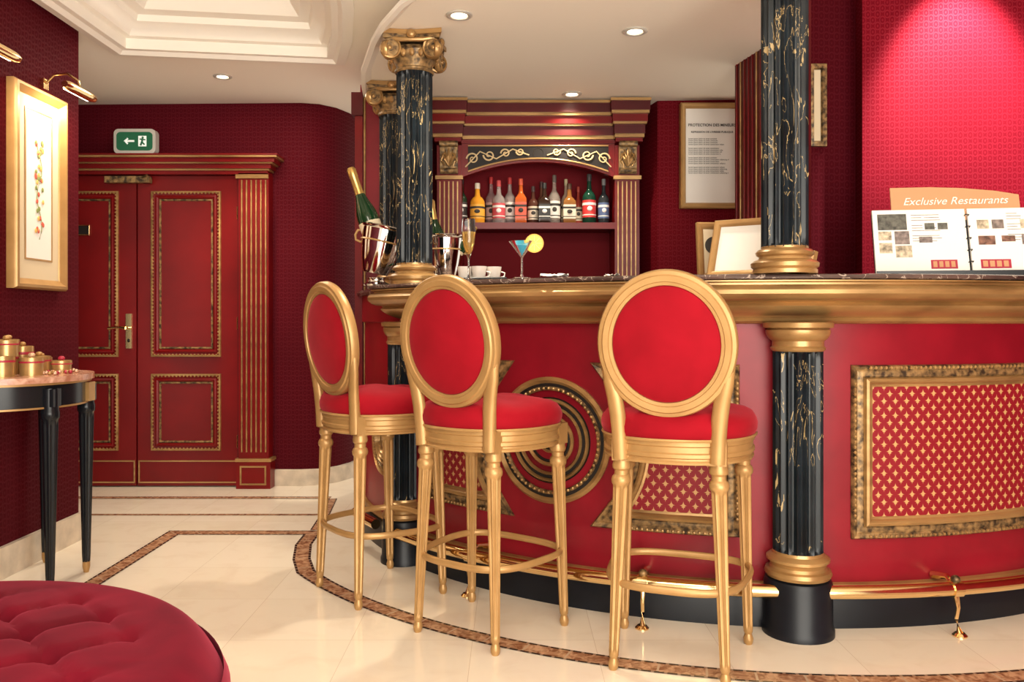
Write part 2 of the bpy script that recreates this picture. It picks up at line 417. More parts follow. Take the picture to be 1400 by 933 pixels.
def panel(path):
    b.frame(path, FR1, 'antique', mc, dens=.03); b.frame(path, FRb, 'antique', mc, dens=.03); b.frame(path, FR2, 'mgold', mc, dens=.03)
    P = [Vector(p) for p in path]; n = len(P)
    for i in range(n):
        L = (P[(i + 1) % n] - P[i]).length; m = max(1, int(L / .018))
        dd = (P[(i + 1) % n] - P[i]).normalized(); nn_ = Vector((dd.y, -dd.x))
        for q in range(m):
            e = P[i].lerp(P[(i + 1) % n], (q + .5) / m)
            w = mc(*(e + nn_ * .046), .015); b.ell(w, (.0065, .0065, .0065), 'mgold', 6, 4)
zb, zt = .355, .845
def fillrows(sL, sR, z0, z1):
    rows = []; uvs = []
    for i in range(41):
        z = z0 + (z1 - z0) * i / 40; a, e = sL(z), sR(z)
        rows.append([mc(a + (e - a) * j / 24, z, .004) for j in range(25)]); uvs += [(a + (e - a) * j / 24, z) for j in range(25)]
    b.grid(rows, 'brocade', uvs=uvs)
sl, sr = Dg(3.7), Dg(33)
panel([(sl, zb), (sr, zb), (sr, zt), (sl, zt)]); fillrows(lambda z: sl, lambda z: sr, zb, zt)
RC = Dg(-29.6); RZ = .605; RA = .385
def concave(sign):
    so = RC + sign * Dg(18.8) if sign > 0 else RC - Dg(18.8)
    h = (zt - zb) / 2; an = math.asin(h / RA); arcp = []
    for i in range(21):
        a = -an + 2 * an * i / 20; arcp.append((RC + sign * (RA * cos(a) - .025), RZ - .005 + RA * sin(a)))
    if sign > 0: path = [(so, zb), (so, zt)] + list(reversed(arcp))
    else: path = [(so, zt), (so, zb)] + arcp
    panel(path)
    g = lambda z: RC + sign * (sqrt(max(0, RA * RA - (z - RZ + .005) ** 2)) - .025)
    fillrows(lambda z: min(so, g(z)), lambda z: max(so, g(z)), zb, zt)
concave(1); concave(-1)
def ringorn(s0, z0, R):
    def disc(r0, r1, o0, o1, k):
        n = 72; rows = []
        rr = ((r0, 0), (r0, o0), ((r0 + r1) / 2, o1), (r1, o0), (r1, 0))
        for r, o in rr: rows.append([mc(s0 + r * cos(2 * pi * i / n), z0 + r * sin(2 * pi * i / n), o) for i in range(n)])
        b.grid(rows, k, cc=True)
    disc(R, R * .90, .012, .024, 'mgold'); disc(R * .90, R * .85, .012, .012, 'ornblack')
    disc(R * .85, R * .79, .014, .022, 'antique'); disc(R * .79, R * .68, .006, .006, 'barred'); disc(R * .68, R * .66, .01, .016, 'ornblack')
    disc(R * .66, R * .60, .014, .026, 'mgold'); disc(R * .60, R * .55, .012, .012, 'ornblack')
    disc(R * .55, R * .50, .014, .024, 'mgold'); disc(R * .50, R * .41, .008, .01, 'barred_d')
    disc(R * .41, R * .35, .014, .024, 'mgold'); disc(R * .35, R * .30, .010, .012, 'ornblack'); disc(R * .30, R * .20, .012, .012, 'barred'); disc(R * .2, R * .15, .012, .02, 'mgold'); disc(R * .15, R * .001, .012, .02, 'ornblack')
    for i in range(60):
        a = 2 * pi * i / 60; w = mc(s0 + R * .82 * cos(a), z0 + R * .82 * sin(a), .02); b.ell(w, (.006,) * 3, 'mgold', 6, 4)
ringorn(RC, RZ, .238)
ringorn(Dg(-60.5), .50, .17)
b.build('bar_counter')

# foot rail
RR = 2.045; RZH = .152
b = B()
for (a0, a1) in ((206, 213.6), (219.2, 264.6), (267.8, 318)):
    b.tube([arcpt(RR, a0 + (a1 - a0) * i / 60, RZH) for i in range(61)], .0225, 'brass', seg=16)
for a in (232, 251.5, 259, 281, 300):
    p = arcpt(RR, a, RZH)
    rad = Vector((cos(radians(a)), sin(radians(a)), 0))
    if a != 259:
        b.tube([p + Vector((0, 0, -.018)), p + rad * .012 + Vector((0, 0, -.06)), p + rad * .004 + Vector((0, 0, -.10)), p + rad * .02 + Vector((0, 0, -.146))], [.011, .007, .006, .012], 'brass')
        q = p + rad * .02; b.lathe([(.0, .012), (.016, .012), (.024, .004), (.024, 0)], 'brass', (q.x, q.y), seg=16)
    b.tube([p + Vector((0, 0, .012)), p - rad * .04 + Vector((0, 0, .03)), arcpt(1.935, a, RZH + .015)], [.012, .010, .014], 'brass')
    q = arcpt(RR, a - .5, RZH); q2 = arcpt(RR, a + .5, RZH); b.tube([q, q2], .0275, 'brass', seg=14)
    b.ell((p + Vector((0, 0, .032))), (.016, .016, .014), 'antique', 10, 6)
b.build('foot_rail')

# ------------------------------------------------------------------ columns
def flute(n, dep, z0, z1):
    def f(r, z, a):
        if z0 < z < z1: return r - dep * (.5 + .5 * cos(n * a)) ** .7
        return r
    return f
def shaft(b, r, z0, z1, n=18):
    zs = [z0, z0 + .012, z0 + .03, z1 - .03, z1 - .012, z1]
    b.lathe([(r, z) for z in zs], 'blackmarble', seg=n * 8, flute=flute(n, r * .14, z0 + .005, z1 - .005))
def lowcol(x, y, s=1.0):
    b = B(); S_ = lambda L: [(r * s, z) for r, z in L]
    b.lathe(S_([(.0, 0), (.118, 0), (.118, .02), (.112, .03), (.112, .17), (.106, .185), (.09, .19)]), 'kick', seg=40)
    b.lathe(S_([(.09, .19), (.104, .193), (.110, .204), (.106, .216), (.094, .220), (.090, .230), (.094, .240), (.103, .247), (.103, .256), (.092, .264), (.084, .268), (.082, .278)]), 'mgold', seg=40)
    shaft(b, .082 * s, .275, .955)
    b.lathe(S_([(.082, .95), (.088, .955), (.090, .962), (.084, .968), (.084, .985), (.092, .99), (.100, 1.0), (.105, 1.012), (.105, 1.022), (.098, 1.026), (.114, 1.03), (.116, 1.046), (.1, 1.05)]), 'mgold', seg=40)
    return b.build('marble_column', (x, y, 0))
lowcol(-.475, 3.60, .86); p = arcpt(1.99, 266.2); lowcol(p.x, p.y)
def capital(b, z0, sc=1.0):
    s = sc
    b.lathe([(.078, z0), (.09 * s, z0 + .006), (.09 * s, z0 + .014), (.08 * s, z0 + .02), (.085 * s, z0 + .04 * s), (.105 * s, z0 + .07 * s), (.11 * s, z0 + .09 * s), (.1 * s, z0 + .11 * s)], 'antique', seg=40)
    for i in range(16):
        a = 2 * pi * i / 16; b.ell((.102 * s * cos(a), .102 * s * sin(a), z0 + .075 * s), (.014 * s, .014 * s, .02 * s), 'mgold', 8, 6)
    L = []
    for q in range(4):
        a = radians(45 + 90 * q); a2 = radians(135 + 90 * q)
        for t in range(8):
            u = t / 8; r = 1 - .16 * sin(pi * u)
            x = (cos(a) * (1 - u) + cos(a2) * u) * .178 * s * r; y = (sin(a) * (1 - u) + sin(a2) * u) * .178 * s * r; L.append((x, y))
    b.prism(L, z0 + .132 * s, z0 + .150 * s, 'antique')
    b.prism([(x * 1.08, y * 1.08) for x, y in L], z0 + .150 * s, z0 + .170 * s, 'mgold')
    for q in range(4):
        for sd in (-1, 1):
            a = radians(90 * q)
            X = Matrix.Rotation(a, 4, 'Z') @ Matrix.Translation((sd * .100 * s, -.108 * s, z0 + .088 * s)) @ Matrix.Rotation(radians(-18 * sd), 4, 'Z')
            pts = []; rad = []
            for i in range(46):
                t = i / 45; th = pi / 2 + t * 2 * pi * 2.1; r = (.046 * (1 - t) + .006) * s
                pts.append((sd * r * cos(th), 0, r * sin(th))); rad.append((.0085 * (1 - .4 * t)) * s)
            b.tube(pts, rad, 'mgold', seg=7, up=(0, 1, 0), r2=.014 * s, X=X)
            b.lathe([(.0001, -.008), (.040 * s, -.008), (.040 * s, .012), (.0001, .012)], 'antique', seg=20, X=X @ Matrix.Rotation(pi / 2, 4, 'X'))
            b.ell((0, -.008, 0), (.012 * s, .012 * s, .012 * s), 'mgold', 10, 8, X=X)
        X = Matrix.Rotation(radians(90 * q), 4, 'Z')
        b.tube([(-.1 * s, -.104 * s, z0 + .136 * s), (-.05 * s, -.112 * s, z0 + .126 * s), (.05 * s, -.112 * s, z0 + .126 * s), (.1 * s, -.104 * s, z0 + .136 * s)], .01 * s, 'mgold', X=X)
        b.ell((0, -.125 * s, z0 + .148 * s), (.022 * s, .014 * s, .02 * s), 'mgold', 12, 8, X=X)
def upcol(x, y, ztop, r=.076, cap=True):
    b = B(); z = 1.2065
    b.lathe([(max(r, rr * .90), z + zz * .88) for rr, zz in [(.0, 0), (.114, 0), (.114, .014), (.11, .018), (.118, .024), (.120, .038), (.108, .048), (.094, .052), (.090, .062), (.100, .068), (.103, .078), (.094, .088), (.082, .092), (.07, .10)]], 'mgold', seg=40)
    zc = ztop - .158 if cap else ztop
    shaft(b, r, z + .084, zc)
    if cap: capital(b, zc, .92)
    return b.build('marble_column', (x, y, 0))
upcol(-.412, 3.46, H2)
upcol(-.600, 4.18, H2)
upcol(.892, 2.68, H1, .075, False)

# ------------------------------------------------------------------ bar stools
def make_stool():
    b = B()
    def outline(n=64):
        o = []
        for i in range(n):
            a = 2 * pi * i / n; cx_, sy = cos(a), sin(a)
            x = .232 * math.copysign(abs(cx_) ** .88, cx_); y = .218 * math.copysign(abs(sy) ** .88, sy)
            x *= 1 + .07 * y / .22; o.append((x, y))
        return o
    O = outline()
    def loft(prof, k): b.grid([[(x * s_, y * s_, z) for x, y in O] for s_, z in prof], k, cc=True, cap=True)
    loft([(.95, .632), (.985, .634), (.99, .64), (.97, .645), (.97, .650), (1.0, .654), (1.0, .664), (.98, .668), (.98, .684), (1.0, .688), (1.0, .700), (.97, .702)], 'gold')
    rows = []
    for s_, z in [(.97, .700), (1.01, .708), (1.035, .722), (1.04, .738), (1.02, .755), (.97, .770), (.88, .781), (.7, .789), (.45, .794), (.2, .796), (.001, .796)]:
        rows.append([(x * s_, y * s_, z + .004 * sin(5 * math.atan2(y, x)) * (s_ > .3) * (s_ < 1)) for x, y in O])
    b.grid(rows, 'velvet', cc=True)
    b.tube([(x * 1.015, y * 1.015, .704) for x, y in O], .005, 'gold', closed=True, seg=6)
    prof = [(0, .011), (.012, .0145), (.03, .016), (.045, .013), (.055, .011), (.065, .0145), (.075, .0145), (.085, .0155), (.10, .0155), (.50, .0195), (.84, .0235), (.855, .0235), (.865, .028), (.88, .0295), (.895, .027), (.905, .021), (.925, .021), (.935, .027), (.95, .028), (.96, .026), (1.0, .026)]
    for (tx, ty, bx, by) in ((-.142, -.160, -.165, -.180), (.142, -.160, .165, -.180), (-.19, .140, -.205, .162), (.19, .140, .205, .162)):
        b.line((bx, by, 0), (tx, ty, .65), prof, 'gold', seg=48, nf=8, dep=.28, fr=(.09, .85))
        b.box(tx - .026, tx + .026, ty - .026, ty + .026, .632, .702, 'gold')
    ring = []
    for i in range(72):
        a = 2 * pi * i / 72; y = .200 * math.copysign(abs(sin(a)) ** .62, sin(a)); x = .213 * math.copysign(abs(cos(a)) ** .62, cos(a)) * (1 + .1 * y / .2)
        ring.append((x, y, .262))
    b.tube(ring, .009, 'gold', closed=True, seg=10, r2=.012)
    th = radians(7)
    X = Matrix.Translation((0, -.213, .985)) @ Matrix.Rotation(th, 4, 'X')
    A, C = .179, .194
    sec = [(-.024, -.010), (-.021, -.016), (-.012, -.017), (-.010, -.021), (.006, -.022), (.010, -.017), (.020, -.016), (.024, -.010), (.024, .010), (.020, .017), (.010, .018), (0, .022), (-.010, .018), (-.020, .017), (-.024, .010)]
    rows = []
    for i in range(72):
        a = 2 * pi * i / 72
        rows.append([((A + u) * cos(a), v, (C + u) * sin(a)) for u, v in sec])
    b.grid(rows, 'gold', cr=True, cc=True, X=X)
    for sgn in (-1, 1):
        rows = []
        for s_, h in [(1.0, .008), (.97, .018), (.9, .024), (.75, .030), (.5, .035), (.25, .038), (.001, .039)]:
            rows.append([((A - .02) * s_ * cos(2 * pi * i / 48), sgn * h, (C - .02) * s_ * sin(2 * pi * i / 48)) for i in range(48)])
        b.grid(rows, 'velvet', cc=True, X=X)
    for sg in (-1, 1):
        pts = [(sg * .182, -.216, .965), (sg * .178, -.206, .92), (sg * .168, -.200, .87), (sg * .156, -.195, .82), (sg * .149, -.190, .77), (sg * .145, -.184, .71), (sg * .142, -.178, .64)]
        b.tube(pts, [.010, .017, .022, .024, .024, .023, .024], 'gold', seg=14, up=(0, 1, 0), r2=[.010, .015, .016, .017, .018, .020, .024])
    return b
st = make_stool()
o1 = st.build('bar_stool', (-.520, 3.228, 0), radians(-52))
for loc, rz in (((-.08, 2.822, 0), -36), ((.522, 2.585, 0), -20)):
    o = bpy.data.objects.new('bar_stool', o1.data); scene.collection.objects.link(o); o.location = loc; o.rotation_euler = (0, 0, radians(rz))

# ------------------------------------------------------------------ ottoman
b = B(); R0 = .59; rows = []
for i in range(61):
    r = R0 * i / 60; row = []
    for j in range(128):
        a = 2 * pi * j / 128; x, y = r * cos(a), r * sin(a)
        e = (r / R0)
        z = .455 + .02 * (1 - e * e) - .075 * max(0, (e - .86) / .14) ** 2.4
        u = x / .10 + y / .10 + .3; v = x / .10 - y / .10
        du = (u + 1) % 2 - 1; dv = (v + 1) % 2 - 1; fade = max(0, 1 - max(0, (e - .62) / .2))
        z -= fade * (.011 * math.exp(-(du / .16) ** 2) + .011 * math.exp(-(dv / .16) ** 2) + .026 * math.exp(-(du * du + dv * dv) / .10))
        row.append((x, y, z))
    rows.append(row)
b.grid(rows, 'velvet2', cc=True)
b.lathe([(R0, .40), (R0 + .012, .37), (R0 + .012, .33), (R0, .30), (R0 - .01, .29), (R0 - .005, .28), (R0 - .005, .06), (R0 - .03, .05)], 'velvet2', seg=96)
b.lathe([(R0 + .002, .295), (R0 + .010, .29), (R0 + .002, .283)], 'gold', seg=96)
for u in range(-10, 11, 2):
    for v in range(-10, 11, 2):
        x = ((u - .3) + v) / 2 * .10; y = ((u - .3) - v) / 2 * .10
        if sqrt(x * x + y * y) < R0 * .66: b.ell((x, y, .455 + .02 * (1 - (x * x + y * y) / R0 ** 2) - .040), (.013, .013, .006), 'velvet2', 12, 6)
for q in range(6):
    a = q * pi / 3; b.lathe([(.0, 0), (.022, 0), (.03, .03), (.025, .055)], 'gold', (.5 * cos(a), .5 * sin(a)), seg=16)
b.build('tufted_ottoman', (-1.10, 1.35, 0))

# ------------------------------------------------------------------ doors
YD = 5.20
def leaf(name, x0, x1, handle=None):
    b = B(); b.box(x0, x1, YD, YD + .05, .008, 1.975, 'lacquer')
    f = FY(YD)
    for (za, zc) in ((.84, 1.865), (.245, .705)):
        P = rect(x0 + .10, x1 - .125, za, zc)
        b.frame(P, [(.014, 0), (.012, .012), (.004, .014), (0, .008)], 'mgold', f)
        b.frame(P, [(0, .008), (-.012, .004), (-.014, .010), (-.024, .014), (-.034, .008), (-.036, .002)], 'lacquer', f)
        b.frame(P, [(-.036, .002), (-.040, .008), (-.046, .008), (-.05, 0)], 'antique', f)
        Pv = [Vector(p) for p in P]
        for i in range(4):
            L = (Pv[(i + 1) % 4] - Pv[i]).length
            for q in range(int(L / .022)):
                e = Pv[i].lerp(Pv[(i + 1) % 4], (q + .5) / int(L / .022)); b.ell((e.x, YD - .012, e.y), (.007, .006, .007), 'mgold', 6, 4)
    b.frame(rect(x0 + .01, x1 - .01, .03, .165), [(.004, 0), (.004, .006), (-.004, .006), (-.004, 0)], 'mgold', f)
    if handle is None:
        for hz in (.25, 1.0, 1.7): b.tube([(x1 - .004, YD - .006, hz), (x1 - .004, YD - .006, hz + .08)], .006, 'brass')
    if handle:
        b.box(handle - .018, handle + .018, YD - .008, YD, .88, 1.10, 'brass')
        b.tube([(handle, YD, 1.01), (handle, YD - .05, 1.01)], .010, 'brass')
        b.tube([(handle, YD - .05, 1.01), (handle - .05, YD - .05, 1.015), (handle - .11, YD - .048, 1.008)], [.010, .008, .010], 'brass')
        b.ell((handle, YD - .01, .93), (.008, .006, .012), 'ornblack', 8, 6)
    return b.build(name)
leaf('door_1', -3.03, -2.385, -2.43); leaf('door_2', -2.375, -1.735)
b = B()
b.box(-1.735, -1.72, YD - .02, YD + .07, 0, 1.985, 'lacquer_d')
b.box(-1.72, -1.53, YD - .05, YD + .08, .17, 1.985, 'lacquer')
for i in range(6):
    x = -1.70 + i * .030; b.box(x, x + .007, YD - .060, YD - .05, .23, 1.94, 'mgold')
b.box(-1.73, -1.515, YD - .065, YD + .08, 0, .17, 'lacquer')
b.frame(rect(-1.70, -1.545, .03, .14), [(.005, 0), (.005, .006), (-.005, .006), (-.005, 0)], 'mgold', FY(YD - .065))
b.box(-1.735, -1.51, YD - .068, YD + .08, .17, .19, 'mgold')
b.box(-3.1, -1.535, YD - .05, YD + .08, 1.978, 2.0, 'lacquer')
for (y, z0, z1, k) in ((.06, 2.03, 2.042, 'mgold'), (.075, 2.042, 2.075, 'lacquer'), (.09, 2.075, 2.083, 'mgold'), (.105, 2.083, 2.115, 'lacquer'), (.125, 2.115, 2.128, 'mgold'), (.13, 2.128, 2.14, 'lacquer')):
    b.box(-3.12, -1.535 + (y - .05) * 1.0, YD - y, YD + .06, 2.0 + (z0 - 2.03) * .85, 2.0 + (z1 - 2.03) * .85, k)
b.box(-1.735, -1.53, YD - .06, YD - .05, 1.95, 1.975, 'mgold')
b.build('trim_5_door_surround')
b = B(); b.box(-2.56, -2.28, YD - .055, YD - .008, 1.925, 1.965, 'antique')
b.tube([(-2.32, YD - .06, 1.955), (-2.28, YD - .10, 1.96), (-2.30, YD - .03, 1.975)], .006, 'antique'); b.build('door_closer')
b = B(); b.box(-2.80, -2.68, YD - .006, YD, 1.60, 1.66, 'ornblack'); b.frame(rect(-2.80, -2.68, 1.60, 1.66), roll(.008, .006), 'brass', FY(YD - .004)); b.build('door_plaque')
b = B()
L = []
for (cx_, cz_, a0) in ((-2.48, 2.16, 180), (-2.28, 2.16, 270), (-2.28, 2.255, 0), (-2.48, 2.255, 90)):
    for i in range(6): a = radians(a0 + 18 * i); L.append((cx_ + .03 * cos(a), cz_ + .03 * sin(a)))
Xs = Matrix(((1, 0, 0, 0), (0, 0, -1, 5.24), (0, 1, 0, 0), (0, 0, 0, 1)))
b.prism(L, 0, .05, 'trimwhite', X=Xs)
b.prism([((x + 2.38) * .86 - 2.38, (z - 2.2075) * .74 + 2.2075) for x, z in L], .05, .053, 'flagreen', X=Xs)
b.box(-2.355, -2.305, 5.185, 5.19, 2.175, 2.24, 'exitwhite')
b.tube([(-2.38, 5.186, 2.208), (-2.43, 5.186, 2.208)], .006, 'exitwhite'); b.tube([(-2.42, 5.186, 2.225), (-2.44, 5.186, 2.208), (-2.42, 5.186, 2.191)], .006, 'exitwhite')
b.tube([(-2.325, 5.183, 2.235), (-2.33, 5.183, 2.205), (-2.34, 5.183, 2.18)], .006, 'flagreen'); b.tube([(-2.33, 5.183, 2.2), (-2.315, 5.183, 2.185)], .005, 'flagreen')
b.tube([(-2.345, 5.183, 2.22), (-2.31, 5.183, 2.215)], .004, 'flagreen')
b.build('exit_sign', (.035, -.10, -.036))

# ------------------------------------------------------------------ left wall pictures
M['greenstem'] = simple('botanical_green', (.25, .30, .10), .8); M['flower'] = simple('botanical_red', (.65, .12, .08), .8); M['flower2'] = simple('botanical_yellow', (.8, .5, .15), .8)
def picture(yc, w, z0, z1, name='framed_picture'):
    b = B(); f = FX(-2.09)
    P = rect(yc - w / 2, yc + w / 2, z0, z1)
    b.frame(P, [(0, 0), (0, .03), (-.008, .042), (-.02, .044), (-.03, .034), (-.04, .028), (-.045, .018)], 'gold', f)
    b.poly([[(yc - w / 2 + .04, z0 + .04), (yc + w / 2 - .04, z0 + .04), (yc + w / 2 - .04, z1 - .04), (yc - w / 2 + .04, z1 - .04)]], lambda a, c, o: (-2.072, a, c), 'paper_c')
    m = .10; P2 = rect(yc - w / 2 + m, yc + w / 2 - m, z0 + m + .03, z1 - m)
    b.poly([P2], lambda a, c, o: (-2.0705, a, c), 'paper_w'); b.frame(P2, [(.004, 0), (.004, .002), (-.004, .002), (-.004, 0)], 'gold', FX(-2.071))
    random.seed(3)
    pts = [(-2.068, yc + .02 * sin(i * .9), z0 + m + .12 + i * .035) for i in range(13)]; b.tube(pts, .0015, 'greenstem')
    for i in range(40):
        b.ell((-2.068, yc + random.uniform(-.03, .03), z0 + m + .15 + random.random() * .4), (.002, .009, .011), random.choice(['flower', 'flower2', 'greenstem']), 8, 5)
    return b.build(name)
picture(3.585, .40, 1.19, 2.065); picture(2.99, .40, 1.19, 2.065)
def plight(yc):
    b = B(); z = 2.075
    b.box(-2.09, -2.075, yc - .02, yc + .02, 2.085, 2.13, 'brass')
    b.tube([(-2.08, yc, 2.11), (-2.04, yc, 2.15), (-1.98, yc, 2.155), (-1.93, yc, 2.12), (-1.925, yc, 2.09)], .006, 'brass')
    pts = [(-1.925, yc - .125 + .25 * i / 10, z) for i in range(11)]
    b.tube(pts, [.014, .020, .021, .021, .021, .021, .021, .021, .021, .020, .014], 'brass', seg=16)
    b.box(-1.945, -1.938, yc - .1, yc + .1, z - .016, z - .008, 'lamp')
    b.build('picture_light')
    L = bpy.data.lights.new('picture_light_glow', 'AREA'); L.shape = 'RECTANGLE'; L.size = .2; L.size_y = .03; L.energy = 4; L.color = (1, .78, .5)
    o = bpy.data.objects.new('picture_light_glow', L); scene.collection.objects.link(o); o.location = (-1.955, yc, z - .03)
    o.rotation_euler = (Vector((-2.09, yc, 1.65)) - Vector(o.location)).to_track_quat('-Z', 'Y').to_euler()
plight(3.65); plight(3.07)

# ------------------------------------------------------------------ console table
b = B(); TX, TY = -2.068, 3.30
def half(r, sq=1.0): return [(TX + r * sq * sin(pi * i / 36), TY - r * cos(pi * i / 36)) for i in range(37)]
b.prism(half(.345), .815, .838, 'pinkmarble'); b.prism(half(.335), .806, .815, 'gold')
b.prism(half(.318), .715, .806, 'black'); b.prism(half(.323), .715, .722, 'gold')
for (x, y) in ((-1.785, 3.435), (-1.785, 3.165), (-2.035, 3.575), (-2.035, 3.03)):
    b.line((x, y, 0), (x, y, .80), [(0, .010), (.03, .015), (.06, .015), (.062, .013)], 'gold', 24)
    b.line((x, y, .045), (x, y, .80), [(0, .015), (.04, .0165), (.8, .029), (.83, .029), (.84, .034), (.87, .034), (.88, .031), (.99, .031)], 'black', 64, nf=8, dep=.18, fr=(.03, .82))
    b.box(x - .028, x + .028, y - .028, y + .028, .722, .79, 'black')
b.box(-1.763, -1.745, 3.38, 3.43, .722, .80, 'gold')
b.build('console_table')
b = B(); random.seed(5)
M['tin'] = simple('gold_tin', (.56, .36, .14), .3, .5, var=.2, vs=20); M['tinred'] = simple('red_ribbon', (.42, .02, .05), .4); M['pearl'] = simple('beads', (.7, .45, .3), .2, .3)
for (x, y, z, r, h) in ((-1.94, 3.36, .838, .042, .07), (-1.90, 3.24, .838, .042, .07), (-2.0, 3.48, .838, .04, .06), (-1.96, 3.15, .838, .042, .08), (-2.02, 3.27, .838, .042, .09), (-2.02, 3.38, .838, .04, .11), (-1.95, 3.16, .918, .04, .06), (-2.01, 3.27, .928, .038, .05), (-1.87, 3.40, .838, .038, .05)):
    b.lathe([(.0001, z), (r, z), (r, z + h * .65), (r + .002, z + h * .65), (r + .002, z + h), (r - .004, z + h + .002), (.0001, z + h + .002)], 'tin', (x, y), seg=28)
    b.lathe([(r + .003, z + h * .70), (r + .004, z + h * .75), (r + .003, z + h * .80)], 'tinred', (x, y), seg=24)
    b.ell((x, y, z + h + .010), (.014, .012, .010), random.choice(['tinred', 'pearl', 'gold']), 10, 6)
for i in range(50):
    a = random.uniform(-.3, 1.1); r = random.uniform(.16, .28); b.ell((TX + r * cos(a), TY + r * sin(a), .846), (.008,) * 3, random.choice(['pearl', 'gold', 'tinred']), 8, 6)
b.build('gift_tin_pile')

# ------------------------------------------------------------------ back bar cabinet
b = B(); YF = 4.50; xl, xr = -.412, .700; YBK = 4.75
M['niche'] = simple('niche_dark_red', (.15, .0035, .008), .7, Specular_IOR_Level=.15)
b.box(xl, xr, YBK, YBK + .03, .0, 2.2, 'niche')
b.box(xl, xr, YF, YBK, 0, .9, 'lacquer_d')
PW = .135
for (x0, x1) in ((xl, xl + PW), (xr - PW, xr)):
    b.box(x0, x1, YF, YBK, .9, 2.02, 'lacquer')
    for i in range(5):
        x = x0 + .014 + i * .024; b.box(x, x + .006, YF - .008, YF, .95, 1.82, 'mgold')
    b.box(x0 - .008, x1 + .008, YF - .02, YF + .01, 1.83, 1.85, 'mgold')
    xc = (x0 + x1) / 2
    b.box(xc - .048, xc + .048, YF - .03, YF, 1.86, 2.03, 'antique'); b.tube([(xc - .05, YF - .04, 2.02), (xc + .05, YF - .04, 2.02)], .018, 'antique')
    b.tube([(xc - .045, YF - .035, 1.875), (xc + .045, YF - .035, 1.875)], .014, 'antique')
    for i in range(5):
        a = radians(30 + 30 * i)
        b.tube([(xc, YF - .035, 1.90), (xc + .022 * cos(a), YF - .048, 1.92 + .03 * sin(a)), (xc + .042 * cos(a), YF - .036, 1.94 + .055 * sin(a))], [.008, .010, .003], 'mgold')
    for s in (-1, 1):
        b.tube([(xc + s * .02, YF - .036, 1.97), (xc + s * .035, YF - .045, 1.955), (xc + s * .038, YF - .04, 1.925), (xc + s * .02, YF - .04, 1.90)], .006, 'mgold')
xa, xb_ = xl + PW, xr - PW; n = 24; xm = (xa + xb_) / 2
arcz = lambda x: 1.845 + .085 * (1 - ((x - xm) / ((xb_ - xa) / 2)) ** 2)
low = [(xa + (xb_ - xa) * i / n, arcz(xa + (xb_ - xa) * i / n)) for i in range(n + 1)]
b.grid([[(x, YF + .01, z) for x, z in low], [(x, YF + .01, 2.03) for x, z in low]], 'lacquer')
b.grid([[(x, YF + .01, z) for x, z in low], [(x, YF + .06, z) for x, z in low]], 'lacquer')
inr = [(x, min(z + .018, 2.02)) for x, z in low[1:-1]]
b.grid([[(x, YF + .006, z) for x, z in inr], [(x, YF + .006, 2.018) for x, z in inr]], 'ornblack')
b.tube([(x, YF + .004, z) for x, z in inr], .005, 'mgold'); b.tube([(inr[0][0], YF + .004, 2.018), (inr[-1][0], YF + .004, 2.018)], .005, 'mgold')
M['scroll'] = simple('scroll_gilt', (.70, .52, .27), .4)
def spiral(cx_, cz_, r, turns, sx, sz, ph=0):
    pts = []; rr = []
    for i in range(30):
        t = i / 29; th = ph + t * turns * 2 * pi; q = r * (1 - .85 * t); pts.append((cx_ + sx * q * cos(th), YF, cz_ + sz * q * sin(th))); rr.append(.005 * (1 - .5 * t))
    b.tube(pts, rr, 'scroll', seg=6, up=(0, 1, 0))
for s in (-1, 1):
    for (dx, dz, r, sz) in ((.36, 1.945, .034, 1), (.27, 1.965, .032, -1), (.18, 1.975, .026, 1), (.10, 1.985, .022, -1)):
        spiral(xm + s * dx, dz, r, 1.4, s, sz)
    b.tube([(xm + s * .40, YF, 1.90), (xm + s * .32, YF, 1.985), (xm + s * .23, YF, 1.945), (xm + s * .14, YF, 1.998), (xm + s * .05, YF, 1.965)], .004, 'scroll', up=(0, 1, 0), seg=6)
b.lathe([(.0001, -.02), (.012, -.018), (.014, -.008), (.026, -.012), (.028, 0)], 'mgold', seg=20, X=Matrix.Translation((xm, YF + .004, 1.975)) @ Matrix.Rotation(-pi / 2, 4, 'X') @ Matrix.Scale(-1, 4, (0, 0, 1)))
for (dy, z0, z1, k) in ((.0, 2.03, 2.05, 'lacquer'), (.02, 2.05, 2.068, 'mgold'), (.03, 2.068, 2.115, 'lacquer_d'), (.05, 2.115, 2.126, 'mgold'), (.06, 2.126, 2.165, 'lacquer'), (.08, 2.165, 2.180, 'mgold'), (.09, 2.180, 2.228, 'lacquer_d'), (.10, 2.228, 2.242, 'mgold')):
    b.box(xl, xr, YF - dy, YBK + .02, z0, z1, k)
    b.box(xl - .01 - dy * .3, xl + PW + dy * .4, YF - dy - .05, YF, z0, z1, k); b.box(xr - PW - dy * .4, xr + .01 + dy * .3, YF - dy - .05, YF, z0, z1, k)
b.box(xa, xb_, YF + .01, YBK, 1.565, 1.592, 'lacquer_d'); b.box(xa, xb_, YF, YF + .012, 1.560, 1.595, 'lacquer')
b.box(xa, xb_, YF - .03, YBK, .88, .91, 'topmarble')
b.build('back_bar_cabinet')

